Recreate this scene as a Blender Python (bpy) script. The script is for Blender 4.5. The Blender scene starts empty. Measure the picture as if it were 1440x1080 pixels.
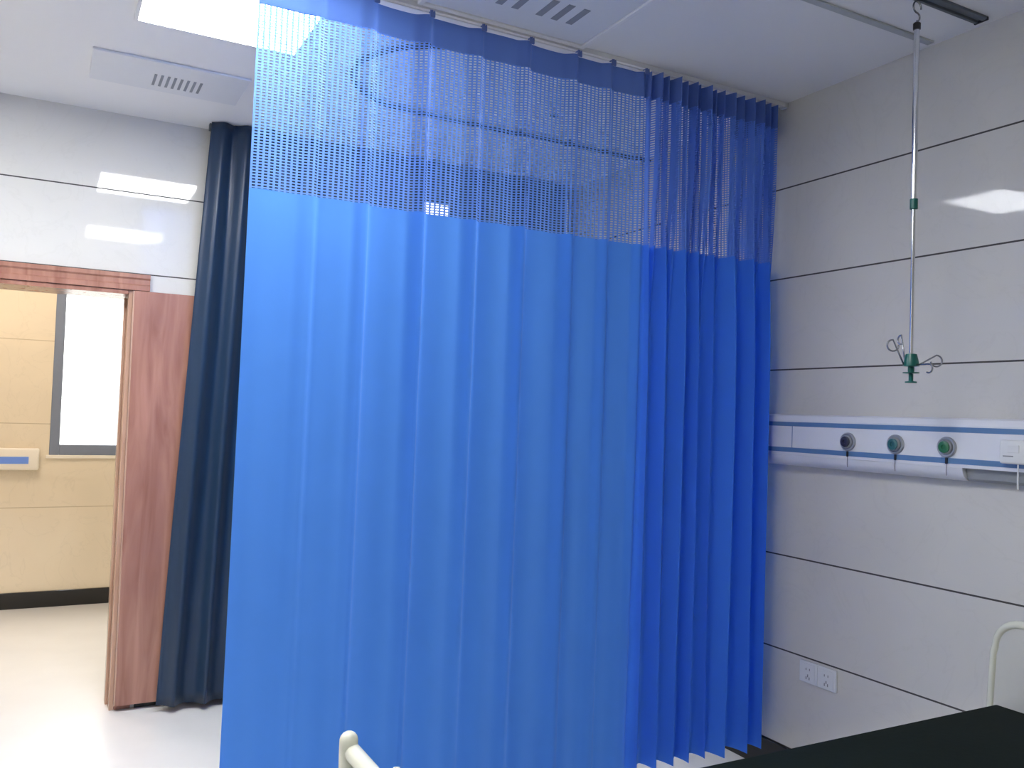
import bpy, bmesh, math, random
from mathutils import Vector, Matrix

random.seed(7)
SC = bpy.context.scene
COL = SC.collection
PI = math.pi

# ------------------------------------------------------------------ materials
def srgb(r, g, b):
    def f(c):
        c /= 255.0
        return c / 12.92 if c <= 0.04045 else ((c + 0.055) / 1.055) ** 2.4
    return (f(r), f(g), f(b), 1.0)


def new_mat(name):
    m = bpy.data.materials.new(name)
    m.use_nodes = True
    nt = m.node_tree
    nt.nodes.clear()
    out = nt.nodes.new('ShaderNodeOutputMaterial')
    return m, nt, out


def N(nt, typ, **kw):
    n = nt.nodes.new(typ)
    for k, v in kw.items():
        setattr(n, k, v)
    return n


def principled(name, col, rough=0.5, metal=0.0, spec=0.5, noise=0.06, scale=30.0, bump=0.0,
               bump_scale=200.0, coat=0.0, sheen=0.0, stretch=None):
    """A principled surface whose colour wanders a little with a noise texture."""
    m, nt, out = new_mat(name)
    p = N(nt, 'ShaderNodeBsdfPrincipled')
    p.inputs['Roughness'].default_value = rough
    p.inputs['Metallic'].default_value = metal
    p.inputs['Specular IOR Level'].default_value = spec
    p.inputs['Coat Weight'].default_value = coat
    p.inputs['Sheen Weight'].default_value = sheen
    tc = N(nt, 'ShaderNodeTexCoord')
    vec = tc.outputs['Object']
    if stretch:
        mp = N(nt, 'ShaderNodeMapping')
        mp.inputs['Scale'].default_value = stretch
        nt.links.new(vec, mp.inputs['Vector'])
        vec = mp.outputs['Vector']
    nz = N(nt, 'ShaderNodeTexNoise')
    nz.inputs['Scale'].default_value = scale
    nz.inputs['Detail'].default_value = 5
    nt.links.new(vec, nz.inputs['Vector'])
    mix = N(nt, 'ShaderNodeMix', data_type='RGBA')
    c = Vector(col[:3])
    mix.inputs['A'].default_value = (*(c * (1 - noise)), 1)
    mix.inputs['B'].default_value = (*[min(1, x * (1 + noise)) for x in c], 1)
    nt.links.new(nz.outputs['Fac'], mix.inputs['Factor'])
    nt.links.new(mix.outputs['Result'], p.inputs['Base Color'])
    if bump:
        nb = N(nt, 'ShaderNodeTexNoise')
        nb.inputs['Scale'].default_value = bump_scale
        nt.links.new(vec, nb.inputs['Vector'])
        b = N(nt, 'ShaderNodeBump')
        b.inputs['Strength'].default_value = bump
        b.inputs['Distance'].default_value = 0.002
        nt.links.new(nb.outputs['Fac'], b.inputs['Height'])
        nt.links.new(b.outputs['Normal'], p.inputs['Normal'])
    nt.links.new(p.outputs['BSDF'], out.inputs['Surface'])
    return m


def tile_mat(name, col, joint_col, z0, pitch, half, rough=0.035, vein=0.03):
    """Polished stone planks with dark horizontal joints every `pitch` metres from z0."""
    m, nt, out = new_mat(name)
    L = nt.links.new
    p = N(nt, 'ShaderNodeBsdfPrincipled')
    tc = N(nt, 'ShaderNodeTexCoord')
    sep = N(nt, 'ShaderNodeSeparateXYZ')
    L(tc.outputs['Object'], sep.inputs[0])
    a = N(nt, 'ShaderNodeMath', operation='SUBTRACT'); a.inputs[1].default_value = z0 - pitch / 2 - 10 * pitch
    L(sep.outputs['Z'], a.inputs[0])
    b = N(nt, 'ShaderNodeMath', operation='MODULO'); b.inputs[1].default_value = pitch
    L(a.outputs[0], b.inputs[0])
    c = N(nt, 'ShaderNodeMath', operation='SUBTRACT'); c.inputs[1].default_value = pitch / 2
    L(b.outputs[0], c.inputs[0])
    d = N(nt, 'ShaderNodeMath', operation='ABSOLUTE'); L(c.outputs[0], d.inputs[0])
    e = N(nt, 'ShaderNodeMath', operation='LESS_THAN'); e.inputs[1].default_value = half
    L(d.outputs[0], e.inputs[0])
    # clouded stone with faint veins
    n1 = N(nt, 'ShaderNodeTexNoise'); n1.inputs['Scale'].default_value = 1.3; n1.inputs['Detail'].default_value = 6
    n1.inputs['Distortion'].default_value = 1.2
    L(tc.outputs['Object'], n1.inputs['Vector'])
    r1 = N(nt, 'ShaderNodeValToRGB')
    cc = Vector(col[:3])
    r1.color_ramp.elements[0].position = 0.35; r1.color_ramp.elements[0].color = (*(cc * (1 - vein)), 1)
    r1.color_ramp.elements[1].position = 0.62; r1.color_ramp.elements[1].color = (*cc, 1)
    L(n1.outputs['Fac'], r1.inputs['Fac'])
    n2 = N(nt, 'ShaderNodeTexNoise'); n2.inputs['Scale'].default_value = 2.3; n2.inputs['Detail'].default_value = 8
    n2.inputs['Distortion'].default_value = 2.5
    L(tc.outputs['Object'], n2.inputs['Vector'])
    r2 = N(nt, 'ShaderNodeValToRGB')
    es = r2.color_ramp.elements
    es[0].position = 0.485; es[0].color = (1, 1, 1, 1)
    es[1].position = 0.515; es[1].color = (1, 1, 1, 1)
    mid = es.new(0.5); mid.color = (1 - vein, 1 - vein, 1 - vein * 1.1, 1)
    L(n2.outputs['Fac'], r2.inputs['Fac'])
    mul = N(nt, 'ShaderNodeMix', data_type='RGBA', blend_type='MULTIPLY'); mul.inputs['Factor'].default_value = 1
    L(r1.outputs['Color'], mul.inputs['A']); L(r2.outputs['Color'], mul.inputs['B'])
    mix = N(nt, 'ShaderNodeMix', data_type='RGBA')
    L(e.outputs[0], mix.inputs['Factor']); L(mul.outputs['Result'], mix.inputs['A'])
    mix.inputs['B'].default_value = joint_col
    L(mix.outputs['Result'], p.inputs['Base Color'])
    rr = N(nt, 'ShaderNodeMath', operation='MULTIPLY_ADD'); rr.inputs[1].default_value = 0.6; rr.inputs[2].default_value = rough
    L(e.outputs[0], rr.inputs[0]); L(rr.outputs[0], p.inputs['Roughness'])
    L(p.outputs['BSDF'], out.inputs['Surface'])
    return m


def cloth_mat(name, col, trans=0.35, tcol=None, weave=900.0):
    """Woven cloth: diffuse front, some light coming through from behind."""
    m, nt, out = new_mat(name)
    L = nt.links.new
    tc = N(nt, 'ShaderNodeTexCoord')
    nz = N(nt, 'ShaderNodeTexNoise'); nz.inputs['Scale'].default_value = 9
    L(tc.outputs['Object'], nz.inputs['Vector'])
    mix = N(nt, 'ShaderNodeMix', data_type='RGBA')
    c = Vector(col[:3])
    mix.inputs['A'].default_value = (*(c * 0.96), 1); mix.inputs['B'].default_value = (*(c * 1.04), 1)
    L(nz.outputs['Fac'], mix.inputs['Factor'])
    p = N(nt, 'ShaderNodeBsdfPrincipled')
    p.inputs['Roughness'].default_value = 0.75
    p.inputs['Specular IOR Level'].default_value = 0.15
    p.inputs['Sheen Weight'].default_value = 0.12
    L(mix.outputs['Result'], p.inputs['Base Color'])
    wv = N(nt, 'ShaderNodeTexNoise'); wv.inputs['Scale'].default_value = weave
    L(tc.outputs['Object'], wv.inputs['Vector'])
    bp = N(nt, 'ShaderNodeBump'); bp.inputs['Strength'].default_value = 0.05; bp.inputs['Distance'].default_value = 0.001
    L(wv.outputs['Fac'], bp.inputs['Height']); L(bp.outputs['Normal'], p.inputs['Normal'])
    t = N(nt, 'ShaderNodeBsdfTranslucent')
    t.inputs['Color'].default_value = tcol or col
    ms = N(nt, 'ShaderNodeMixShader'); ms.inputs[0].default_value = trans
    L(p.outputs['BSDF'], ms.inputs[1]); L(t.outputs['BSDF'], ms.inputs[2])
    L(ms.outputs[0], out.inputs['Surface'])
    return m


def wood_mat(name, dark, light, rough=0.22):
    m, nt, out = new_mat(name)
    L = nt.links.new
    tc = N(nt, 'ShaderNodeTexCoord')
    mp = N(nt, 'ShaderNodeMapping'); mp.inputs['Scale'].default_value = (9, 9, 0.9)
    L(tc.outputs['Object'], mp.inputs['Vector'])
    n1 = N(nt, 'ShaderNodeTexNoise'); n1.inputs['Scale'].default_value = 2.0; n1.inputs['Detail'].default_value = 7
    n1.inputs['Distortion'].default_value = 0.8
    L(mp.outputs['Vector'], n1.inputs['Vector'])
    r = N(nt, 'ShaderNodeValToRGB')
    r.color_ramp.elements[0].position = 0.3; r.color_ramp.elements[0].color = dark
    r.color_ramp.elements[1].position = 0.7; r.color_ramp.elements[1].color = light
    L(n1.outputs['Fac'], r.inputs['Fac'])
    p = N(nt, 'ShaderNodeBsdfPrincipled'); p.inputs['Roughness'].default_value = rough
    L(r.outputs['Color'], p.inputs['Base Color'])
    L(p.outputs['BSDF'], out.inputs['Surface'])
    return m


def emit_mat(name, col, strength):
    m, nt, out = new_mat(name)
    e = N(nt, 'ShaderNodeEmission')
    e.inputs['Color'].default_value = col
    e.inputs['Strength'].default_value = strength
    nt.links.new(e.outputs[0], out.inputs['Surface'])
    return m


def glass_mat(name):
    m, nt, out = new_mat(name)
    t = N(nt, 'ShaderNodeBsdfTransparent'); t.inputs['Color'].default_value = (0.95, 0.97, 0.97, 1)
    g = N(nt, 'ShaderNodeBsdfGlossy'); g.inputs['Roughness'].default_value = 0.02
    ms = N(nt, 'ShaderNodeMixShader'); ms.inputs[0].default_value = 0.06
    nt.links.new(t.outputs[0], ms.inputs[1]); nt.links.new(g.outputs[0], ms.inputs[2])
    nt.links.new(ms.outputs[0], out.inputs['Surface'])
    return m


M = {}
M['tile'] = tile_mat('polished_wall_tile', (0.66, 0.647, 0.612, 1), (0.05, 0.047, 0.045, 1), 0.13, 0.40, 0.0032)
M['corr_tile'] = tile_mat('cream_corridor_tile', (0.80, 0.69, 0.52, 1), (0.52, 0.42, 0.28, 1), 0.115, 0.60, 0.003, rough=0.12, vein=0.05)
M['ceiling'] = principled('matt_ceiling_paint', (0.82, 0.825, 0.84, 1), 0.55, noise=0.02, scale=2, spec=0.3)
M['floor'] = principled('pale_vinyl_floor', (0.74, 0.735, 0.72, 1), 0.27, noise=0.05, scale=4, spec=0.5)
M['black_stone'] = tile_mat('black_marble_base', (0.018, 0.017, 0.017, 1), (0.01, 0.01, 0.01, 1), 5.0, 20.0, 0.001, rough=0.1, vein=0.6)
M['wood'] = wood_mat('reddish_brown_wood', (0.26, 0.115, 0.08, 1), (0.42, 0.21, 0.155, 1))
M['wood_lit'] = wood_mat('window_lit_wood', (0.40, 0.24, 0.17, 1), (0.55, 0.36, 0.27, 1), 0.2)  # door wood made paler, window light put into its colour
M['alu'] = principled('brushed_aluminium', (0.72, 0.73, 0.74, 1), 0.35, metal=0.7, noise=0.04, scale=80)
M['alu_ring'] = principled('satin_steel_ring', (0.42, 0.44, 0.47, 1), 0.38, metal=0.55, noise=0.04)
M['white_track'] = principled('white_powder_coat', (0.75, 0.76, 0.78, 1), 0.35, noise=0.02)
M['dark_rail'] = principled('grey_rail_metal', (0.13, 0.15, 0.17, 1), 0.4, metal=0.4, noise=0.06)
M['slot'] = principled('dark_slot', (0.27, 0.29, 0.33, 1), 0.7, noise=0.05)
M['grille'] = principled('white_ceiling_module', (0.72, 0.74, 0.78, 1), 0.4, noise=0.02)
M['chrome'] = principled('polished_steel', (0.78, 0.79, 0.80, 1), 0.12, metal=1.0, noise=0.02)
M['wire'] = principled('steel_wire', (0.36, 0.37, 0.39, 1), 0.25, metal=0.9, noise=0.03)
M['green_plastic'] = principled('green_plastic', (0.006, 0.12, 0.10, 1), 0.3, noise=0.08)
M['black_plastic'] = principled('black_plastic', (0.02, 0.02, 0.024, 1), 0.4, noise=0.1)
M['unit_white'] = principled('bluish_white_enamel', (0.74, 0.76, 0.82, 1), 0.28, noise=0.02)
M['unit_grey'] = principled('grey_channel', (0.30, 0.32, 0.34, 1), 0.4, noise=0.05)
M['unit_blue'] = principled('blue_trim_strip', (0.115, 0.225, 0.43, 1), 0.35, noise=0.04)
M['teal'] = principled('teal_valve_face', (0.035, 0.145, 0.16, 1), 0.3, noise=0.1)
M['green_valve'] = principled('green_valve_face', (0.03, 0.17, 0.075, 1), 0.3, noise=0.1)
M['dark_valve'] = principled('dark_valve_face', (0.03, 0.03, 0.05, 1), 0.3, noise=0.1)
M['socket'] = principled('white_socket_plastic', (0.74, 0.76, 0.78, 1), 0.25, noise=0.02)
M['print_grey'] = principled('grey_print', (0.25, 0.26, 0.28, 1), 0.5, noise=0.05)
M['bed_cream'] = principled('cream_bed_enamel', (0.72, 0.73, 0.62, 1), 0.25, noise=0.02)
M['bed_panel'] = principled('cream_bed_panel', (0.60, 0.60, 0.56, 1), 0.3, noise=0.02)
M['mattress'] = principled('black_vinyl_cover', (0.008, 0.014, 0.012, 1), 0.85, spec=0.10, noise=0.15, scale=8, bump=0.2, bump_scale=60)
M['navy'] = principled('navy_satin', (0.008, 0.028, 0.066, 1), 0.36, noise=0.12, scale=6, spec=0.4, sheen=0.08)
M['blue_cloth'] = cloth_mat('blue_curtain_cloth', (0.070, 0.272, 0.93, 1), 0.32, (0.14, 0.38, 0.98, 1))
M['blue_header'] = cloth_mat('blue_header_cloth', (0.13, 0.225, 0.60, 1), 0.20, (0.11, 0.22, 0.62, 1))
M['blue_net'] = cloth_mat('blue_net_cloth', (0.17, 0.35, 0.90, 1), 0.38, (0.15, 0.30, 0.80, 1))
M['blue_hook'] = principled('blue_hook_tab', (0.10, 0.16, 0.42, 1), 0.6, noise=0.1)
M['frame_grey'] = principled('grey_window_frame', (0.20, 0.23, 0.30, 1), 0.35, noise=0.05)
M['rail_white'] = principled('cream_rail_plastic', (0.85, 0.78, 0.66, 1), 0.35, noise=0.02)
M['rail_blue'] = principled('blue_rail_strip', (0.16, 0.30, 0.78, 1), 0.4, noise=0.03)
M['glass'] = glass_mat('clear_window_glass')
M['light1'] = emit_mat('ceiling_lamp_glow', (0.95, 0.97, 1.0, 1), 37.0)
M['light2'] = emit_mat('ceiling_lamp_glow_front', (1.0, 0.985, 0.95, 1), 26.0)
M['fill_light'] = emit_mat('added_fill_glow', (0.96, 0.97, 1.0, 1), 36.0)
M['light_corr'] = emit_mat('corridor_lamp_glow', (1.0, 0.86, 0.72, 1), 24.0)
M['box_glow'] = emit_mat('bright_box_glow', (1, 1, 1, 1), 2.2)


# ------------------------------------------------------------------ mesh helpers
def link_mesh(name, bm, mat, parent=None, smooth=False, loc=None):
    me = bpy.data.meshes.new(name)
    bmesh.ops.recalc_face_normals(bm, faces=bm.faces[:])
    bm.to_mesh(me); bm.free()
    if smooth:
        for p in me.polygons:
            p.use_smooth = True
        if smooth == 'auto':
            try:
                me.set_sharp_from_angle(angle=math.radians(35))
            except Exception:
                pass
    me.materials.append(mat)
    o = bpy.data.objects.new(name, me)
    COL.objects.link(o)
    if parent is not None:
        # geometry is given in world coordinates: shift into the parent's frame
        me.transform(Matrix.Translation(-world_loc(parent)))
        o.parent = parent
    elif loc is not None:
        me.transform(Matrix.Translation(-Vector(loc)))
        o.location = loc
    return o


def world_loc(o):
    v = Vector(o.location)
    while o.parent is not None:
        o = o.parent
        v = v + Vector(o.location)
    return v


def thing(name, label, cat, loc, group=None):
    o = bpy.data.objects.new(name, None)
    COL.objects.link(o)
    o.location = loc
    o.empty_display_size = 0.1
    o['label'] = label; o['category'] = cat
    if group:
        o['group'] = group
    return o


def tag(o, label, cat, group=None):
    o['label'] = label; o['category'] = cat
    if group:
        o['group'] = group
    return o


def box(bm, x0, x1, y0, y1, z0, z1, bevel=0.0, seg=2):
    vs = [bm.verts.new((x, y, z)) for x in (x0, x1) for y in (y0, y1) for z in (z0, z1)]
    q = [(0, 1, 3, 2), (4, 6, 7, 5), (0, 4, 5, 1), (2, 3, 7, 6), (0, 2, 6, 4), (1, 5, 7, 3)]
    fs = [bm.faces.new([vs[i] for i in f]) for f in q]
    if bevel:
        es = list({e for f in fs for e in f.edges})
        bmesh.ops.bevel(bm, geom=es, offset=bevel, segments=seg, profile=0.5, affect='EDGES')
    return bm


def BOX(*a, **k):
    return box(bmesh.new(), *a, **k)


def tube(bm, pts, r, n=12, closed=False, caps=True):
    pts = [Vector(p) for p in pts]
    rs = r if isinstance(r, (list, tuple)) else [r] * len(pts)
    rings = []
    prev = None
    for i, p in enumerate(pts):
        if closed:
            t = pts[(i + 1) % len(pts)] - pts[i - 1]
        elif i == 0:
            t = pts[1] - pts[0]
        elif i == len(pts) - 1:
            t = pts[-1] - pts[-2]
        else:
            t = (pts[i + 1] - p).normalized() + (p - pts[i - 1]).normalized()
        t.normalize()
        if prev is None:
            a = Vector((0, 0, 1)) if abs(t.z) < 0.9 else Vector((1, 0, 0))
            u = (a - t * a.dot(t)).normalized()
        else:
            u = (prev - t * prev.dot(t)).normalized()
        prev = u
        v = t.cross(u)
        rings.append([bm.verts.new(p + (u * math.cos(2 * PI * k / n) + v * math.sin(2 * PI * k / n)) * rs[i]) for k in range(n)])
    m = len(rings)
    for i in range(m if closed else m - 1):
        A, B = rings[i], rings[(i + 1) % m]
        for k in range(n):
            bm.faces.new((A[k], A[(k + 1) % n], B[(k + 1) % n], B[k]))
    if caps and not closed:
        bm.faces.new(rings[0][::-1]); bm.faces.new(rings[-1])
    return bm


def TUBE(*a, **k):
    return tube(bmesh.new(), *a, **k)


def lathe(bm, prof, axis='Z', origin=(0, 0, 0), n=28):
    """prof: list of (radius, height along the axis); a zero radius closes the end."""
    o = Vector(origin)
    ax = {'X': Vector((1, 0, 0)), '-X': Vector((-1, 0, 0)), 'Z': Vector((0, 0, 1)), '-Y': Vector((0, -1, 0))}[axis]
    u = Vector((0, 1, 0)) if axis in ('X', '-X', 'Z') else Vector((1, 0, 0))
    v = ax.cross(u)
    rings = []
    for r, h in prof:
        if r < 1e-6:
            rings.append([bm.verts.new(o + ax * h)])
        else:
            rings.append([bm.verts.new(o + ax * h + (u * math.cos(2 * PI * k / n) + v * math.sin(2 * PI * k / n)) * r) for k in range(n)])
    for A, B in zip(rings, rings[1:]):
        for k in range(n):
            k2 = (k + 1) % n
            if len(A) == 1 and len(B) == 1:
                continue
            if len(A) == 1:
                bm.faces.new((A[0], B[k2], B[k]))
            elif len(B) == 1:
                bm.faces.new((A[k], A[k2], B[0]))
            else:
                bm.faces.new((A[k], A[k2], B[k2], B[k]))
    return bm


def LATHE(*a, **k):
    return lathe(bmesh.new(), *a, **k)


def extrude_profile(prof, a0, a1, axis='Y'):
    """closed profile [(u, z)] swept along an axis; u is X for axis Y, Y for axis X."""
    bm = bmesh.new()
    def P(u, z, a):
        return (u, a, z) if axis == 'Y' else (a, u, z)
    A = [bm.verts.new(P(u, z, a0)) for u, z in prof]
    B = [bm.verts.new(P(u, z, a1)) for u, z in prof]
    n = len(prof)
    for i in range(n):
        j = (i + 1) % n
        bm.faces.new((A[i], A[j], B[j], B[i]))
    bm.faces.new(A[::-1]); bm.faces.new(B)
    return bm


def struct(name, bm, mat, smooth=False):
    o = link_mesh(name, bm, mat, smooth=smooth)
    o['kind'] = 'structure'
    return o


# ------------------------------------------------------------------ the room
XR = 2.82        # right wall
YF = 4.63        # far wall
ZC = 2.91        # ceiling
XL = -1.75       # left wall
YB = -2.6        # wall behind
YK = 7.08        # corridor's outer wall
WT = 0.24        # far wall's thickness
DX0, DX1, DZ = -0.92, 0.355, 2.045    # door opening

struct('floor', BOX(XL - 0.1, XR + 0.1, YB - 0.1, YK + 0.1, -0.12, 0.0), M['floor'])
struct('ceiling', BOX(XL - 0.1, XR + 0.1, YB - 0.1, YK + 0.1, ZC, ZC + 0.12), M['ceiling'])
struct('wall_right', BOX(XR, XR + 0.15, YB - 0.1, YF + WT + 0.02, 0.0, ZC), M['tile'])
struct('wall_back', BOX(XL, XR, YB - 0.15, YB, 0.0, ZC), M['tile'])
struct('wall_left', BOX(XL - 0.15, XL, YB - 0.1, YF + WT, 0, ZC), M['tile'])
bm = bmesh.new()
box(bm, XL, DX0, YF, YF + WT, 0, ZC)
box(bm, DX1, XR, YF, YF + WT, 0, ZC)
box(bm, DX0, DX1, YF, YF + WT, DZ, ZC)
struct('wall_far', bm, M['tile'])

# corridor shell
WX0, WX1, WZ0, WZ1 = 0.035, 1.55, 1.09, 2.50
bm = bmesh.new()
box(bm, XL - 1.2, WX0, YK, YK + 0.22, 0, ZC)
box(bm, WX1, XR + 0.3, YK, YK + 0.22, 0, ZC)
box(bm, WX0, WX1, YK, YK + 0.22, 0, WZ0)
box(bm, WX0, WX1, YK, YK + 0.22, WZ1, ZC)
struct('wall_corridor', bm, M['corr_tile'])
struct('wall_corridor_left', BOX(XL - 0.15, XL, YF + WT, YK, 0, ZC), M['corr_tile'])
struct('wall_corridor_right', BOX(XR, XR + 0.15, YF + WT + 0.02, YK, 0, ZC), M['corr_tile'])
struct('baseboard_corridor', BOX(XL, XR, YK - 0.012, YK - 0.0005, 0.0, 0.115, bevel=0.002), M['black_stone'])
struct('baseboard_right', BOX(XR - 0.012, XR - 0.0005, YB, YF, 0.0, 0.13, bevel=0.002), M['black_stone'])
struct('baseboard_far', BOX(DX1 + 0.09, XR - 0.013, YF - 0.012, YF - 0.0005, 0.0, 0.13, bevel=0.002), M['black_stone'])

# corridor window
w = bpy.data.objects.new('window_1', None); COL.objects.link(w); w.location = ((WX0 + WX1) / 2, YK, WZ0); w['kind'] = 'structure'
fw = 0.065
bm = bmesh.new()
y0, y1 = YK + 0.005, YK + 0.075
box(bm, WX0, WX0 + fw, y0, y1, WZ0, WZ1, bevel=0.004)
box(bm, WX1 - fw, WX1, y0, y1, WZ0, WZ1, bevel=0.004)
box(bm, WX0 + fw, WX1 - fw, y0, y1, WZ0, WZ0 + fw + 0.012, bevel=0.004)
box(bm, WX0 + fw, WX1 - fw, y0, y1, WZ1 - fw, WZ1, bevel=0.004)
box(bm, 0.78, 0.83, y0, y1, WZ0 + fw, WZ1 - fw, bevel=0.004)
link_mesh('window_frame', bm, M['frame_grey'], w)
link_mesh('pane', BOX(WX0 + 0.05, WX1 - 0.05, YK + 0.036, YK + 0.042, WZ0 + 0.05, WZ1 - 0.05), M['glass'], w)
link_mesh('window_sill', BOX(WX0 - 0.02, WX1 + 0.02, YK - 0.016, YK + 0.004, WZ0 - 0.022, WZ0 + 0.001, bevel=0.003), M['rail_white'], w)

# door casing (head and the far jamb show), lining, and the opened leaf
bm = extrude_profile([(YF - 0.0005, 2.045), (YF - 0.03, 2.045), (YF - 0.03, 2.068), (YF - 0.020, 2.076), (YF - 0.020, 2.098),
                      (YF - 0.028, 2.106), (YF - 0.028, 2.125), (YF - 0.0005, 2.125)], DX0 - 0.075, 0.428, 'X')
struct('trim_1', bm, M['wood'])
bm = bmesh.new()
box(bm, DX1, 0.428, YF - 0.012, YF - 0.0005, 0.0, 2.0445, bevel=0.003)
box(bm, DX0 - 0.075, DX0, YF - 0.028, YF - 0.0005, 0.0, 2.0445, bevel=0.003)
struct('trim_2', bm, M['wood'])
bm = bmesh.new()
box(bm, DX1 - 0.022, DX1 - 0.0005, YF - 0.012, YF + WT, 0.0, DZ - 0.001, bevel=0.002)
box(bm, DX1 - 0.034, DX1 - 0.022, YF + 0.09, YF + 0.16, 0.0, DZ - 0.03, bevel=0.002)
struct('trim_3', bm, M['wood_lit'])
bm = BOX(DX0 + 0.0005, DX1 - 0.023, YF - 0.02, YF + WT, DZ - 0.022, DZ - 0.0005, bevel=0.002)
struct('trim_4', bm, M['wood'])
d = bpy.data.objects.new('door_1', None); COL.objects.link(d); d.location = (DX1, YF - 0.05, 0.02); d['kind'] = 'structure'
link_mesh('door_leaf', BOX(DX1 + 0.002, DX1 + 1.10, YF - 0.052, YF - 0.014, 0.030, 2.040, bevel=0.002), M['wood'], d)
link_mesh('edge_band', BOX(DX1 - 0.004, DX1 + 0.0018, YF - 0.051, YF - 0.015, 0.032, 2.038), M['wood_lit'], d)
bm = bmesh.new()
tube(bm, [(DX1 + 1.03, YF - 0.0525, 1.0), (DX1 + 1.03, YF - 0.09, 1.0), (DX1 + 0.91, YF - 0.09, 1.0)], 0.009, 10)
link_mesh('door_handle', bm, M['chrome'], d, smooth='auto')

# ------------------------------------------------------------------ ceiling lamps
def ceiling_lamp(x0, y0, mat, label):
    s = 0.6
    t = thing('ceiling_light', label, 'ceiling light', (x0 + s / 2, y0 + s / 2, ZC), 'square flat ceiling lamps')
    bm = bmesh.new()
    f = 0.014
    z0, z1 = ZC - 0.012, ZC - 0.0005
    box(bm, x0, x0 + f, y0, y0 + s, z0, z1)
    box(bm, x0 + s - f, x0 + s, y0, y0 + s, z0, z1)
    box(bm, x0 + f, x0 + s - f, y0, y0 + f, z0, z1)
    box(bm, x0 + f, x0 + s - f, y0 + s - f, y0 + s, z0, z1)
    link_mesh('lamp_frame', bm, M['white_track'], t)
    link_mesh('diffuser', BOX(x0 + f, x0 + s - f, y0 + f, y0 + s - f, ZC - 0.008, ZC - 0.001), mat, t)
    return t


ceiling_lamp(0.22, 2.835, M['light1'], 'bright square ceiling light at the top left, partly behind the blue net')
ceiling_lamp(0.22, 0.98, M['light2'], 'square ceiling light nearer the camera, mirrored low on the tiled wall over the door')
ceiling_lamp(-0.98, 2.835, M['fill_light'], 'added square ceiling light out of view, brightening the left wall and ceiling')  # unseen lamp, added to lift the brightness at the left
lc = thing('corridor_light', 'warm ceiling light in the corridor beyond the doorway', 'ceiling light', (-0.3, 6.0, ZC))
link_mesh('diffuser', BOX(-0.6, 0.0, 5.75, 6.25, ZC - 0.02, ZC - 0.001, bevel=0.004), M['light_corr'], lc)

# ------------------------------------------------------------------ ceiling modules
v1 = thing('ceiling_vent', 'flat white ceiling vent with eight narrow slots, near the tiled wall over the door', 'ceiling vent', (0.43, 4.0, ZC))
bm = bmesh.new(); box(bm, 0.10, 0.72, 3.80, 4.16, ZC - 0.012, ZC - 0.0005, bevel=0.004)
link_mesh('vent_panel', bm, M['grille'], v1)
for k in range(8):
    x = 0.345 + k * 0.0265
    link_mesh('slot', BOX(x, x + 0.011, 3.945, 4.085, ZC - 0.0135, ZC - 0.0115), M['slot'], v1)
v2 = thing('ceiling_vent', 'flat white ceiling module with two groups of slots, beside the blue curtain rail', 'ceiling vent', (1.42, 2.4, ZC))
bm = bmesh.new(); box(bm, 1.08, 1.72, 2.10, 2.725, ZC - 0.010, ZC - 0.0005, bevel=0.004)
link_mesh('vent_panel', bm, M['grille'], v2)
bm = bmesh.new()
for (x0, x1, ya, yb) in ((1.06, 1.08, 2.08, 2.745), (1.72, 1.74, 2.08, 2.745), (1.08, 1.72, 2.08, 2.10), (1.08, 1.72, 2.725, 2.745)):
    box(bm, x0, x1, ya, yb, ZC - 0.016, ZC - 0.0005, bevel=0.003)
link_mesh('vent_frame', bm, M['ceiling'], v2)
for gx in (1.225, 1.445):
    for k in range(3):
        x = gx + k * 0.062
        link_mesh('slot', BOX(x, x + 0.026, 2.475, 2.60, ZC - 0.0115, ZC - 0.0095), M['slot'], v2)

# sprinkler head behind the net
sp = thing('sprinkler_head', 'small sprinkler head on the ceiling, seen through the blue net', 'sprinkler', (1.955, 3.31, ZC))
link_mesh('flange', LATHE([(0, 0), (0.035, 0), (0.032, -0.008), (0.012, -0.012), (0.012, -0.03), (0, -0.03)], 'Z', (1.955, 3.31, ZC - 0.0005), 20), M['alu'], sp, smooth='auto')
bm = bmesh.new()
for s in (-1, 1):
    tube(bm, [(1.955, 3.31 + s * 0.010, ZC - 0.03), (1.955, 3.31 + s * 0.018, ZC - 0.045), (1.955, 3.31 + s * 0.002, ZC - 0.062)], 0.003, 6)
link_mesh('yoke', bm, M['dark_rail'], sp, smooth=True)
link_mesh('deflector', LATHE([(0, 0), (0.020, 0), (0.020, -0.003), (0, -0.003)], 'Z', (1.955, 3.31, ZC - 0.062), 16), M['dark_rail'], sp)

# oval rail over the bay behind the curtain
pts = []
for k in range(25):
    a = PI / 2 + PI * k / 24
    pts.append((1.43 + 0.385 * math.cos(a), 3.345 + 0.385 * math.sin(a), ZC - 0.022))
pts = [(XR - 0.01, 3.73, ZC - 0.022)] + [(x, 3.73, ZC - 0.022) for x in (2.4, 2.0, 1.7)] + pts + [(x, 2.96, ZC - 0.022) for x in (1.7, 2.0, 2.4, XR - 0.01)]
ov = thing('infusion_rail', 'U shaped dark ceiling rail over the bay behind the blue net', 'ceiling rail', (1.9, 3.39, ZC))
link_mesh('rail', TUBE(pts, 0.012, 8), M['black_plastic'], ov, smooth='auto')
for (x, y) in ((2.3, 3.73), (1.6, 3.73), (1.045, 3.345), (1.6, 2.96), (2.3, 2.96)):
    link_mesh('ceiling_bracket', TUBE([(x, y, ZC - 0.02), (x, y, ZC - 0.0005)], 0.009, 8), M['dark_rail'], ov, smooth='auto')

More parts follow.
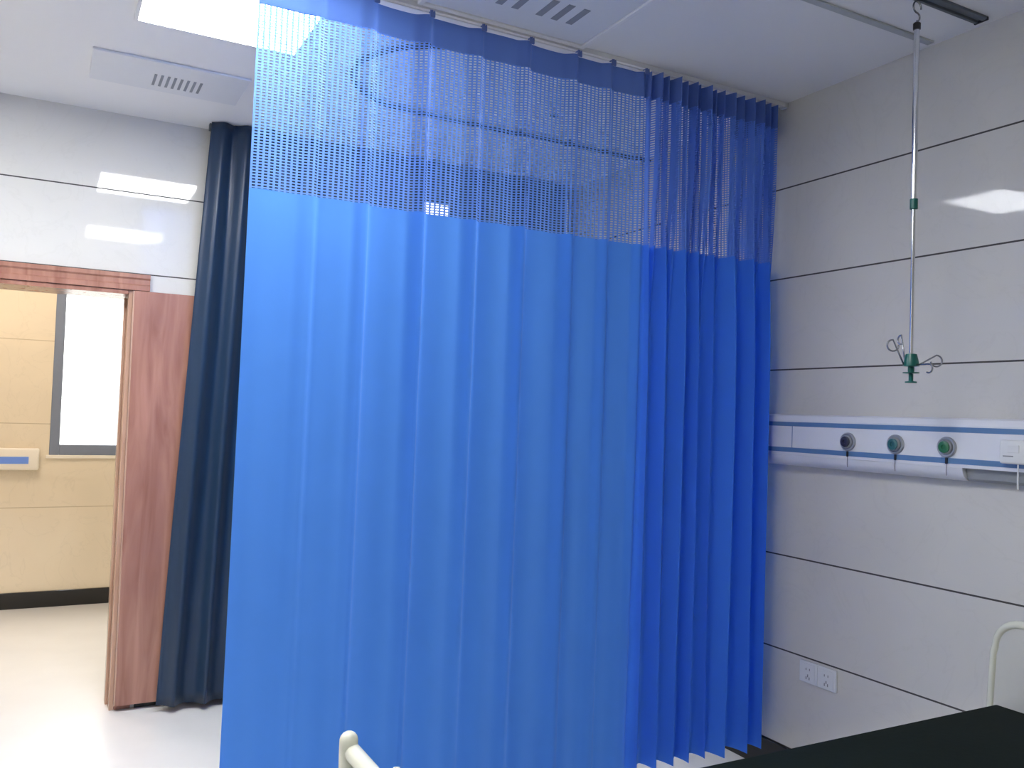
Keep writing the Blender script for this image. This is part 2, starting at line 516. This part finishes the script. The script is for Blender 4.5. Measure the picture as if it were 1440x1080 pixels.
# rails over the near bed
r1 = link_mesh('ceiling_track', BOX(1.2, XR - 0.03, 2.018, 2.046, ZC - 0.008, ZC - 0.0005, bevel=0.002), M['dark_rail'])
r1.data.materials[0] = principled('dull_grey_track', (0.42, 0.45, 0.47, 1), 0.5, noise=0.05)
tag(r1, 'thin grey ceiling track behind the drip pole, nearer the blue curtain', 'ceiling track')
r2 = thing('infusion_rail', 'broad dark ceiling rail from which the drip pole hangs', 'ceiling rail', (2.0, 1.83, ZC))
bm = extrude_profile([(1.802, ZC - 0.0005), (1.802, ZC - 0.009), (1.812, ZC - 0.012), (1.820, ZC - 0.012), (1.822, ZC - 0.005), (1.834, ZC - 0.005), (1.836, ZC - 0.012), (1.846, ZC - 0.012), (1.850, ZC - 0.009), (1.850, ZC - 0.0005)], 1.2, XR - 0.055, 'X')
link_mesh('rail', bm, M['dark_rail'], r2)
link_mesh('end_cap', BOX(XR - 0.0545, XR - 0.046, 1.801, 1.851, ZC - 0.013, ZC - 0.0005, bevel=0.002), M['black_plastic'], r2)

# ------------------------------------------------------------------ drip pole
PX, PY = 2.457, 1.842
iv = thing('drip_pole', 'hanging steel drip pole with green hub and wire hooks', 'drip pole', (PX, PY, 1.64))
hk = [(PX, PY, 2.823), (PX, PY, 2.832)]
for k in range(1, 10):                      # lower half of the S
    a = -PI / 2 + k * PI / 9
    hk.append((PX + 0.013 * math.cos(a), PY, 2.845 + 0.013 * math.sin(a)))
for k in range(1, 15):                      # upper ring
    a = -PI / 2 - k * 1.55 * PI / 14
    hk.append((PX + 0.019 * math.cos(a), PY, 2.877 + 0.0190 * math.sin(a)))
link_mesh('hanging_hook', TUBE(hk, 0.0028, 8), M['wire'], iv, smooth='auto')
link_mesh('top_cap', LATHE([(0, 0.011), (0.008, 0.011), (0.012, 0.007), (0.012, -0.012), (0.0, -0.012)], 'Z', (PX, PY, 2.815), 18), M['black_plastic'], iv, smooth='auto')
link_mesh('upper_tube', TUBE([(PX, PY, 2.80), (PX, PY, 2.225)], 0.0090, 16), M['chrome'], iv, smooth='auto')
link_mesh('collar', LATHE([(0.007, 0.018), (0.0125, 0.016), (0.0125, -0.016), (0.007, -0.018)], 'Z', (PX, PY, 2.225), 18), M['green_plastic'], iv, smooth='auto')
link_mesh('lower_tube', TUBE([(PX, PY, 2.23), (PX, PY, 1.72)], 0.0062, 14), M['chrome'], iv, smooth='auto')
link_mesh('hub', LATHE([(0.008, 0.037), (0.017, 0.035), (0.022, 0.015), (0.0245, 0.0), (0.0245, -0.004), (0.010, -0.006), (0.010, -0.020), (0, -0.020)], 'Z', (PX, PY, 1.700), 24), M['green_plastic'], iv, smooth='auto')
link_mesh('grip', LATHE([(0, 0), (0.0095, 0), (0.0095, -0.003), (0.025, -0.004), (0.025, -0.007), (0.007, -0.009), (0.007, -0.032), (0.018, -0.034), (0.018, -0.038), (0, -0.038)], 'Z', (PX, PY, 1.680), 24), M['green_plastic'], iv, smooth='auto')

def wire_hook(ang, rise, length, loop_r, close):
    """a wire arm leaving the hub at angle `ang`, ending in an open loop."""
    dx, dy = math.cos(ang), math.sin(ang)
    base = Vector((PX + dx * 0.024, PY + dy * 0.024, 1.70))
    tip = Vector((PX + dx * length, PY + dy * length, 1.70 + rise))
    c = tip - Vector((0, 0, loop_r))
    pts = [base, base.lerp(tip, 0.5), tip]
    for k in range(1, 15):
        a = PI / 2 - close * k / 14
        pts.append(c + Vector((dx * loop_r * math.cos(a), dy * loop_r * math.cos(a), loop_r * math.sin(a))))
    return TUBE(pts, 0.0027, 8)

# camera's sideways direction is about (0.88, -0.47)
side = math.atan2(-0.47, 0.88)
link_mesh('wire_hook', wire_hook(side, 0.034, 0.082, 0.0185, 1.45 * PI), M['wire'], iv, smooth=True)
link_mesh('wire_hook', wire_hook(side + PI, 0.080, 0.060, 0.0185, 1.55 * PI), M['wire'], iv, smooth=True)
link_mesh('wire_hook', wire_hook(side + 0.60 * PI, 0.100, 0.045, 0.015, 1.0 * PI), M['wire'], iv, smooth=True)
link_mesh('wire_hook', wire_hook(side - 0.40 * PI, 0.0, 0.075, 0.014, 1.2 * PI), M['wire'], iv, smooth=True)

# ------------------------------------------------------------------ bed-head service unit
XU = 2.75
un = thing('bedhead_unit', 'long white medical gas panel with two blue stripes on the right wall', 'wall panel', (XR, 2.0, 1.43))
YA, YE = 0.55, 4.3
bm = extrude_profile([(XR - 0.0005, 1.536), (2.775, 1.536), (2.758, 1.530), (XU, 1.510), (XU, 1.3662), (XR - 0.0005, 1.3662)], YA, YE, 'Y')
link_mesh('panel_body', bm, M['unit_white'], un)
for (za, zb) in ((1.486, 1.504), (1.378, 1.397)):
    link_mesh('blue_strip', BOX(XU - 0.0012, XU + 0.001, YA, YE, za, zb), M['unit_blue'], un)
prof = [(XR - 0.0005, 1.3655)]
prof += [(XU - 0.0004, 1.3655)]
for k in range(1, 9):
    a = (PI / 2) * k / 8
    prof.append((XU + 0.045 - 0.044 * math.cos(a), 1.3655 - 0.045 * math.sin(a)))
prof += [(XR - 0.0005, 1.3205)]
link_mesh('lower_cover', extrude_profile(prof, 1.858, YE, 'Y'), M['unit_white'], un, smooth='auto')
bm = extrude_profile([(XR - 0.0005, 1.3655), (XU + 0.02, 1.3655), (XU + 0.028, 1.33), (XU + 0.04, 1.321), (XR - 0.0005, 1.321)], YA, 1.857, 'Y')
link_mesh('open_channel', bm, M['unit_grey'], un)
link_mesh('divider', BOX(XU - 0.0008, XU + 0.001, 2.6185, 2.6215, 1.397, 1.486), M['unit_blue'], un)
for (y, face) in ((2.333, 'dark_valve'), (2.119, 'teal'), (1.914, 'green_valve')):
    g = link_mesh('gas_outlet', LATHE([(0, 0), (0.0355, 0), (0.0355, 0.006), (0.033, 0.009), (0.029, 0.009), (0.028, 0.005), (0.026, 0.005), (0.026, 0.012), (0.023, 0.016), (0, 0.016)], '-X', (XU - 0.0005, y, 1.434), 32), M['alu_ring'], un, smooth='auto')
    link_mesh('valve_face', LATHE([(0, 0), (0.0205, 0), (0.0205, 0.004), (0.017, 0.006), (0.008, 0.006), (0.007, 0.002), (0, 0.002)], '-X', (XU - 0.0168, y, 1.434), 28), M[face], g, smooth='auto')
    bm = bmesh.new()
    box(bm, XU - 0.006, XU - 0.002, y - 0.0042, y + 0.0042, 1.376, 1.397, bevel=0.001)
    tube(bm, [(XU - 0.003, y, 1.380), (XU - 0.003, y + 0.001, 1.35), (XU - 0.0015, y + 0.001, 1.336)], 0.0009, 6)
    link_mesh('hanging_tag', bm, M['black_plastic'], g)
sb = link_mesh('socket_box', BOX(XU - 0.030, XU - 0.0003, 1.62, 1.712, 1.391, 1.468, bevel=0.008, seg=3), M['socket'], un, smooth='auto')
link_mesh('label_line', BOX(XU - 0.0308, XU - 0.0298, 1.664, 1.698, 1.414, 1.418), M['print_grey'], sb)
link_mesh('switch_key', BOX(XU - 0.033, XU - 0.0298, 1.645, 1.682, 1.428, 1.452, bevel=0.001), M['socket'], sb)
pc = tag(link_mesh('pull_cord', TUBE([(XU - 0.022, 1.653, 1.392), (XU - 0.022, 1.653, 1.36), (XU - 0.022, 1.653, 1.312)], [0.0018, 0.0030, 0.0030], 8), M['socket'], smooth='auto'),
         'short white cord hanging below the socket box on the gas panel', 'cord')

# ------------------------------------------------------------------ wall sockets
def wall_socket(y0, y1, label):
    z0, z1 = 0.432, 0.520
    t = thing('wall_socket', label, 'wall socket', (XR, (y0 + y1) / 2, z0), 'white sockets low on the right wall')
    link_mesh('plate', BOX(XR - 0.012, XR - 0.0004, y0, y1, z0, z1, bevel=0.003), M['socket'], t)
    yc = (y0 + y1) / 2
    link_mesh('face_plate', BOX(XR - 0.0135, XR - 0.0115, y0 + 0.012, y1 - 0.012, z0 + 0.010, z1 - 0.010, bevel=0.0008), M['socket'], t)
    bm = bmesh.new()
    for s in (-1, 1):
        box(bm, XR - 0.0142, XR - 0.0132, yc + s * 0.009 - 0.0018, yc + s * 0.009 + 0.0018, z0 + 0.052, z0 + 0.061)
    for (dy, dz) in ((0, 0.030), (-0.008, 0.020), (0.008, 0.020)):
        box(bm, XR - 0.0142, XR - 0.0132, yc + dy - 0.0024, yc + dy + 0.0024, z0 + dz - 0.005, z0 + dz + 0.006)
    link_mesh('pin_holes', bm, M['print_grey'], t)


wall_socket(2.515, 2.609, 'white wall socket nearer the blue curtain, left of a pair')
wall_socket(2.420, 2.514, 'white wall socket nearer the bed, right of a pair')

# ------------------------------------------------------------------ hospital bed
BX0, BX1, BY0, BY1 = 0.62, 2.745, 0.84, 1.755
bed = thing('hospital_bed', 'cream metal hospital bed standing against the right wall', 'bed', (1.68, 1.3, 0.0))
bm = bmesh.new()
box(bm, BX0 + 0.05, BX1 - 0.03, BY0 + 0.02, BY0 + 0.07, 0.40, 0.46, bevel=0.006)
box(bm, BX0 + 0.05, BX1 - 0.03, BY1 - 0.08, BY1 - 0.03, 0.40, 0.46, bevel=0.006)
for x in (0.72, 1.2, 1.68, 2.16, 2.62):
    box(bm, x, x + 0.05, BY0 + 0.07, BY1 - 0.08, 0.405, 0.455, bevel=0.004)
box(bm, BX0 + 0.06, BX1 - 0.04, BY0 + 0.03, BY1 - 0.04, 0.461, 0.470)
link_mesh('bed_frame', bm, M['bed_cream'], bed)
for x in (BX0 + 0.12, BX1 - 0.16):
    for y in (BY0 + 0.06, BY1 - 0.07):
        lg = link_mesh('leg', TUBE([(x, y, 0.41), (x, y, 0.13)], 0.02, 14), M['bed_cream'], bed, smooth='auto')
        link_mesh('castor', LATHE([(0, -0.016), (0.05, -0.016), (0.058, -0.008), (0.058, 0.008), (0.05, 0.016), (0, 0.016)], '-Y', (x, y, 0.0585), 24), M['black_plastic'], lg, smooth='auto')
        link_mesh('castor_fork', BOX(x - 0.014, x + 0.014, y - 0.024, y + 0.024, 0.118, 0.135, bevel=0.003), M['chrome'], lg)
# foot end: two posts, round top rail just below their caps, panel
fx = 0.584
fb = link_mesh('footboard', BOX(fx - 0.012, fx + 0.012, BY0 + 0.05, BY1 - 0.06, 0.36, 0.70, bevel=0.006), M['bed_panel'], bed)
for y in (1.745, 0.85):
    link_mesh('post', LATHE([(0, 0.812 + 0.019)] + [(0.0195 * math.sin(a), 0.812 + 0.0195 * math.cos(a)) for a in (0.35, 0.7, 1.05, 1.4)] + [(0.0195, 0.80), (0.0195, 0.30), (0, 0.30)], 'Z', (fx, y, 0), 22), M['bed_cream'], fb, smooth='auto')
link_mesh('top_rail', TUBE([(fx + 0.006, 1.738, 0.790), (fx + 0.006, 1.3, 0.790), (fx + 0.006, 0.857, 0.790)], 0.0185, 18), M['bed_cream'], fb, smooth='auto')
link_mesh('corner_knob', LATHE([(0, 0.742), (0.008, 0.740), (0.011, 0.733), (0.011, 0.46), (0, 0.46)], 'Z', (0.69, 1.74, 0), 16), M['bed_cream'], bed, smooth='auto')
# head end: tapering rounded panel inside a tube
def head_outline(inset):
    b, t = 0.0 + inset, 0.030 + inset
    yl, yr = BY1, BY0
    pts = [(yl - b, 0.36)]
    pts.append((yl - t + 0.006, 0.78))
    cy, cz, r = yl - t - 0.085, 0.80, 0.085
    for k in range(9):
        a = (PI / 2) * k / 8
        pts.append((cy + r * math.cos(a), cz + r * math.sin(a) * 1.0 - (inset if k == 8 else inset * math.sin(a))))
    pts2 = [(yl + yr - y, z) for y, z in pts[::-1]]
    return pts + pts2
out = head_outline(0.0)
hb = link_mesh('headboard', TUBE([(2.742, y, z) for y, z in out], 0.013, 12), M['bed_cream'], bed, smooth='auto')
bm = bmesh.new()
ins = head_outline(0.008)
A = [bm.verts.new((2.736, y, z)) for y, z in ins]; B = [bm.verts.new((2.748, y, z)) for y, z in ins]
for i in range(len(ins)):
    j = (i + 1) % len(ins)
    bm.faces.new((A[i], A[j], B[j], B[i]))
bm.faces.new(A[::-1]); bm.faces.new(B)
link_mesh('head_panel', bm, M['bed_panel'], hb)
# mattress rests on the bed
bm = BOX(0.63, 2.695, BY0 + 0.05, 1.695, 0.471, 0.632, bevel=0.012, seg=3)
mt = link_mesh('mattress', bm, M['mattress'], smooth='auto', loc=(1.68, 1.3, 0.471))
tag(mt, 'black vinyl covered mattress lying on the hospital bed', 'mattress')

# ------------------------------------------------------------------ privacy curtain
HX = [0.535, 0.735, 0.912, 1.112, 1.312, 1.507, 1.715, 1.872, 2.032]     # hooks of the drawn part
YC = 2.765
rnd = random.Random(3)
# fold ridges of the gathered part: (x, half width, forward reach)
XE = 2.742
# control path of the cloth seen from above: list of (x, y) in order along the cloth
def smooth_path(z):
    """plan curve of the cloth at height z, as a dense polyline with the same parameter at every z."""
    k = max(0.0, min(1.0, (ZC - z) / 2.8))          # 0 at the rail, 1 at the hem
    P = []
    amp = 0.022 + 0.014 * math.sin(PI * min(1, k * 1.1)) - 0.006 * k
    for i in range(len(HX) - 1):
        a, b = HX[i], HX[i + 1]
        soft = 1.0 if i > 1 else (0.75 if i == 1 else 0.6)
        A = amp * soft * (0.85 + 0.3 * ((i * 37) % 10) / 10.0)
        w = b - a
        bow = 0.010 + 0.008 * math.sin(i * 2.1)
        n = 40
        for j in range(n):
            u = j / n
            x = a + w * u
            y = YC - bow * math.sin(PI * u) - 0.006 * k * math.sin(3 * PI * u + i)
            # ridge at the right hook: slow rise, then quick return just past it
            rise = max(0.0, (u - 0.72) / 0.28)
            y -= A * (rise * rise * (3 - 2 * rise))
            # return after the left hook
            if i > 0:
                fall = max(0.0, 1 - u / 0.10)
                y -= A0 * (fall * fall * (3 - 2 * fall))
            P.append((x - 0.02 * k * (1 - (x - HX[0]) / 1.5 if x < HX[0] + 1.5 else 0), y))
        A0 = A
    # gathered part
    gx = HX[-1]
    for f in range(NF):
        wd, am, lean = FOLD[f]
        n = 28
        for j in range(n):
            u = j / n
            kk = max(0.0, min(1.0, (k - 0.10) / 0.35)); kk = kk * kk * (3 - 2 * kk)
            a = am * (1 - 0.85 * kk) if f % 2 else am * (0.80 + 0.45 * kk)
            yy = YC + 0.012 - a * math.sin(PI * u) ** 1.3 + 0.012 * math.sin(2 * PI * u)
            if f == 0:
                fall = max(0.0, 1 - u / 0.35)
                yy = yy - A0 * fall * fall * (3 - 2 * fall)
            xx = gx + wd * (u + lean * math.sin(2 * PI * u) * (0.6 + 0.6 * k))
            xx += 0.010 * math.sin(f * 1.9 + 4 * k) * k * math.sin(PI * (gx + wd * u - HX[-1]) / (XE - HX[-1]))
            P.append((xx, yy))
        gx += wd
    for j in range(1, 11):  # unseen return of cloth, added to keep light off the wall beside it
        u = j / 10
        P.append((XE - 0.055 * u * u, YC + 0.012 + 0.19 * u))
    return P

NF = 16
ws = [rnd.uniform(0.6, 1.5) for _ in range(NF)]
tot = sum(ws)
FOLD = [(w_ * (XE - HX[-1]) / tot, 0.045 + 0.030 * rnd.random() + 0.010 * (w_ > 1.0), 0.10 + 0.10 * rnd.random()) for w_ in ws]

ref = smooth_path(1.5)
arc = [0.0]
for p, q in zip(ref, ref[1:]):
    arc.append(arc[-1] + math.hypot(q[0] - p[0], q[1] - p[1]))
TOTAL = arc[-1]
PATHS = {}

def cloth_pt(s, z):
    """point of the cloth at distance s along it (0..TOTAL) and height z."""
    key = round(z, 4)
    if key not in PATHS:
        PATHS[key] = smooth_path(z)
    P = PATHS[key]
    lo, hi = 0, len(arc) - 1
    while hi - lo > 1:
        mid = (lo + hi) // 2
        if arc[mid] <= s:
            lo = mid
        else:
            hi = mid
    t = (s - arc[lo]) / max(1e-9, arc[hi] - arc[lo])
    a, b = P[lo], P[min(hi, len(P) - 1)]
    return a[0] + (b[0] - a[0]) * t, a[1] + (b[1] - a[1]) * t


def hook_sag(x):
    """the top edge dips a little between the hooks."""
    for a, b in zip(HX, HX[1:]):
        if a <= x <= b:
            return 0.006 * math.sin(PI * (x - a) / (b - a))
    return 0.0


Z_TOP, Z_BAND, Z_NET, Z_HEM = 2.872, 2.772, 2.180, 0.140
NC = int(TOTAL / 0.0178)
pc_ = thing('privacy_curtain', 'tall blue hospital curtain with net top, drawn across the middle of the room', 'curtain', (1.6, YC, 0.12))


def sheet(zs, ns, mat, name, flt=None, zfun=None):
    bm = bmesh.new()
    grid = []
    for z in zs:
        row = []
        for i in range(ns + 1):
            s = TOTAL * i / ns
            x, y = cloth_pt(s, z)
            zz = z if zfun is None else zfun(x, z)
            row.append(bm.verts.new((x, y, zz)))
        grid.append(row)
    for r in range(len(zs) - 1):
        for i in range(ns):
            bm.faces.new((grid[r][i], grid[r][i + 1], grid[r + 1][i + 1], grid[r + 1][i]))
    return link_mesh(name, bm, mat, pc_, smooth=True)


def lin(a, b, n):
    return [a + (b - a) * i / n for i in range(n + 1)]


sheet(lin(Z_TOP, Z_BAND, 6), NC * 3, M['blue_header'], 'header_band', zfun=lambda x, z: z - hook_sag(x) * (0.5 + 0.5 * (z - Z_BAND) / 0.1))
sheet(lin(Z_NET + 0.002, Z_HEM, 46), NC * 3, M['blue_cloth'], 'cloth_panel',
      zfun=lambda x, z: z)
# knotted net: thick uprights, thin cross threads, open cells between them (some cells half open)
NR = 62
bm = bmesh.new()
us = []
for c in range(NC):
    us += [c / NC, (c + 0.42) / NC]
us.append(1.0)
zs = []
for r in range(NR):
    zs += [r / NR, (r + 0.50) / NR]
zs.append(1.0)
grid = []
for v in zs:
    z = Z_BAND + 0.003 + (Z_NET - 0.001 - Z_BAND - 0.003) * v
    row = []
    for u in us:
        x, y = cloth_pt(TOTAL * u, z)
        zz = z - hook_sag(x) * 0.5 * (1 - v)
        row.append(bm.verts.new((x, y, zz)))
    grid.append(row)
for r in range(len(zs) - 1):
    for c in range(len(us) - 1):
        if r % 2 == 1 and c % 2 == 1:
            continue
        bm.faces.new((grid[r][c], grid[r][c + 1], grid[r + 1][c + 1], grid[r + 1][c]))
link_mesh('net_panel', bm, M['blue_net'], pc_, smooth=True)
# hook tabs along the header
for i, hx in enumerate(HX):
    bm = bmesh.new()
    y = YC - 0.036
    box(bm, hx - 0.010, hx + 0.010, y - 0.003, y + 0.003, Z_TOP - 0.016, Z_TOP + 0.004, bevel=0.002)
    for dx in (-0.007, 0.0, 0.007):
        box(bm, hx + dx - 0.002, hx + dx + 0.002, y - 0.0025, y + 0.0025, Z_TOP + 0.002, Z_TOP + 0.009, bevel=0.001)
    tube(bm, [(hx, y, Z_TOP + 0.008), (hx, YC - 0.015, Z_TOP + 0.0105), (hx, YC - 0.008, Z_TOP + 0.0115)], 0.003, 6)
    link_mesh('hook_tab', bm, M['blue_hook'], pc_)
tk = thing('curtain_track', 'white ceiling track carrying the blue privacy curtain', 'curtain track', (1.6, YC, ZC))
bm = extrude_profile([(YC - 0.012, ZC - 0.0005), (YC - 0.014, ZC - 0.020), (YC - 0.003, ZC - 0.022), (YC - 0.003, ZC - 0.012), (YC + 0.003, ZC - 0.012),
                      (YC + 0.003, ZC - 0.022), (YC + 0.014, ZC - 0.020), (YC + 0.012, ZC - 0.0005)], 0.35, XR - 0.02, 'X')
link_mesh('track_profile', bm, M['white_track'], tk)
link_mesh('end_stop', BOX(XR - 0.0195, XR - 0.004, YC - 0.017, YC + 0.017, ZC - 0.026, ZC - 0.0005, bevel=0.003), M['white_track'], tk)

# ------------------------------------------------------------------ navy blackout curtain on the far wall
bc = thing('blackout_curtain', 'dark navy satin floor length curtain along the far wall behind the blue curtain', 'curtain', (1.7, 4.5, 0.03))
fw_ = []
x = 0.665
rn = random.Random(11)
while x < 2.74:
    w_ = rn.uniform(0.10, 0.16) if x > 0.9 else 0.115
    fw_.append((x, min(w_, 2.752 - x), rn.uniform(0.032, 0.05)))
    x += w_


def navy_pt(fi, u, z):
    a, w_, am = fw_[fi]
    k = (ZC - z) / ZC
    xx = a + w_ * u
    y = 4.475 - am * (0.8 + 0.7 * k) * (0.5 - 0.5 * math.cos(2 * PI * u)) + 0.03 * k
    y = min(y, 4.50)
    fl = -0.135 * (k ** 0.9) * math.exp(-(xx - 0.665) / 0.45)
    return xx + fl + 0.012 * math.sin(2 * PI * u) * k, y - 0.01 * math.sin(6 * k + fi), z


bm = bmesh.new()
rows = lin(2.903, 0.035, 50)
grid = []
for z in rows:
    row = []
    for fi in range(len(fw_)):
        for j in range(14):
            row.append(bm.verts.new(navy_pt(fi, j / 14, z)))
    row.append(bm.verts.new(navy_pt(len(fw_) - 1, 1.0, z)))
    grid.append(row)
for r in range(len(rows) - 1):
    for c in range(len(grid[0]) - 1):
        bm.faces.new((grid[r][c], grid[r][c + 1], grid[r + 1][c + 1], grid[r + 1][c]))
cp = link_mesh('cloth_panel', bm, M['navy'], bc, smooth=True)
sol = cp.modifiers.new('thickness', 'SOLIDIFY'); sol.thickness = 0.003; sol.offset = 0
link_mesh('bright_line_rod', TUBE([(2.712, 4.405, 2.80), (2.712, 4.405, 1.25)], 0.006, 8), M['socket'], bc, smooth='auto')  # white rod put in for a thin bright line beside the navy cloth
link_mesh('heading_rail', BOX(0.66, 2.76, 4.515, 4.545, ZC - 0.035, ZC - 0.0005, bevel=0.003), M['dark_rail'], bc)

# glowing box built for a small bright rectangle seen through the net
sg = thing('bright_box', 'small glowing white box built for a bright patch high on the navy curtain, seen through the net', 'sign box', (1.85, 4.386, 2.54))
link_mesh('housing', BOX(1.78, 1.92, 4.372, 4.40, 2.54, 2.645, bevel=0.004), M['socket'], sg)
link_mesh('lit_face', BOX(1.785, 1.915, 4.3705, 4.3725, 2.545, 2.64), M['box_glow'], sg)
link_mesh('hanger', TUBE([(1.85, 4.386, 2.644), (1.85, 4.386, ZC - 0.0005)], 0.004, 8), M['dark_rail'], sg, smooth='auto')

# corridor wall rail
hr = thing('wall_rail', 'cream wall rail with a blue stripe on the corridor wall left of the window', 'wall rail', (-0.8, YK, 1.0))
bm = BOX(-1.6, -0.025, YK - 0.05, YK - 0.0005, 0.985, 1.14, bevel=0.014, seg=3)
link_mesh('rail_body', bm, M['rail_white'], hr, smooth='auto')
link_mesh('blue_stripe', BOX(-1.6, -0.09, YK - 0.052, YK - 0.0495, 1.03, 1.08), M['rail_blue'], hr)

# ------------------------------------------------------------------ daylight
w = bpy.data.worlds.new('World'); SC.world = w; w.use_nodes = True
nt = w.node_tree; nt.nodes.clear()
wo = N(nt, 'ShaderNodeOutputWorld'); bg = N(nt, 'ShaderNodeBackground')
bg.inputs['Strength'].default_value = 1.0
tc = N(nt, 'ShaderNodeTexCoord'); sx = N(nt, 'ShaderNodeSeparateXYZ')
nt.links.new(tc.outputs['Generated'], sx.inputs[0])
rp = N(nt, 'ShaderNodeMapRange'); rp.inputs['From Min'].default_value = -0.05; rp.inputs['From Max'].default_value = 0.10
nt.links.new(sx.outputs['Z'], rp.inputs['Value'])
mx = N(nt, 'ShaderNodeMix', data_type='RGBA')
mx.inputs['A'].default_value = (2.3, 2.25, 2.1, 1); mx.inputs['B'].default_value = (7.6, 7.5, 7.25, 1)
nt.links.new(rp.outputs['Result'], mx.inputs['Factor']); nt.links.new(mx.outputs['Result'], bg.inputs['Color'])
nt.links.new(bg.outputs[0], wo.inputs['Surface'])

for (nm, loc, rot, sx, sz) in (('daylight_portal', ((WX0 + WX1) / 2, YK + 0.20, (WZ0 + WZ1) / 2), (-PI / 2, 0, 0), WX1 - WX0, WZ1 - WZ0),):
    ld = bpy.data.lights.new(nm, 'AREA'); ld.shape = 'RECTANGLE'; ld.size = sx; ld.size_y = sz
    ld.cycles.is_portal = True
    lo = bpy.data.objects.new(nm, ld); COL.objects.link(lo); lo.location = loc; lo.rotation_euler = rot

# ------------------------------------------------------------------ camera
f = 1213.0
def unit(v):
    return Vector(v).normalized()
dY = unit((-655, -20, -f))
dX = unit((2250, -116, -f)); dX = (dX - dY * dX.dot(dY)).normalized()
dZ = dX.cross(dY)
if dZ.y < 0:
    dZ = -dZ
R = Matrix((dX, dY, dZ))           # camera axes to world axes
cam = bpy.data.cameras.new('camera')
co = bpy.data.objects.new('camera', cam); COL.objects.link(co)
co.matrix_world = Matrix.Translation((0, 0, 1.5)) @ R.to_4x4()
cam.sensor_fit = 'HORIZONTAL'; cam.sensor_width = 36.0
cam.lens = 36.0 * f / 1440.0
cam.clip_start = 0.02
SC.camera = co

vs = SC.view_settings
vs.view_transform = 'Standard'; vs.look = 'None'; vs.gamma = 1.0; vs.exposure = 0.22
vs.use_curve_mapping = False
SC.cycles.max_bounces = 10
SC.cycles.diffuse_bounces = 6
SC.cycles.transparent_max_bounces = 12
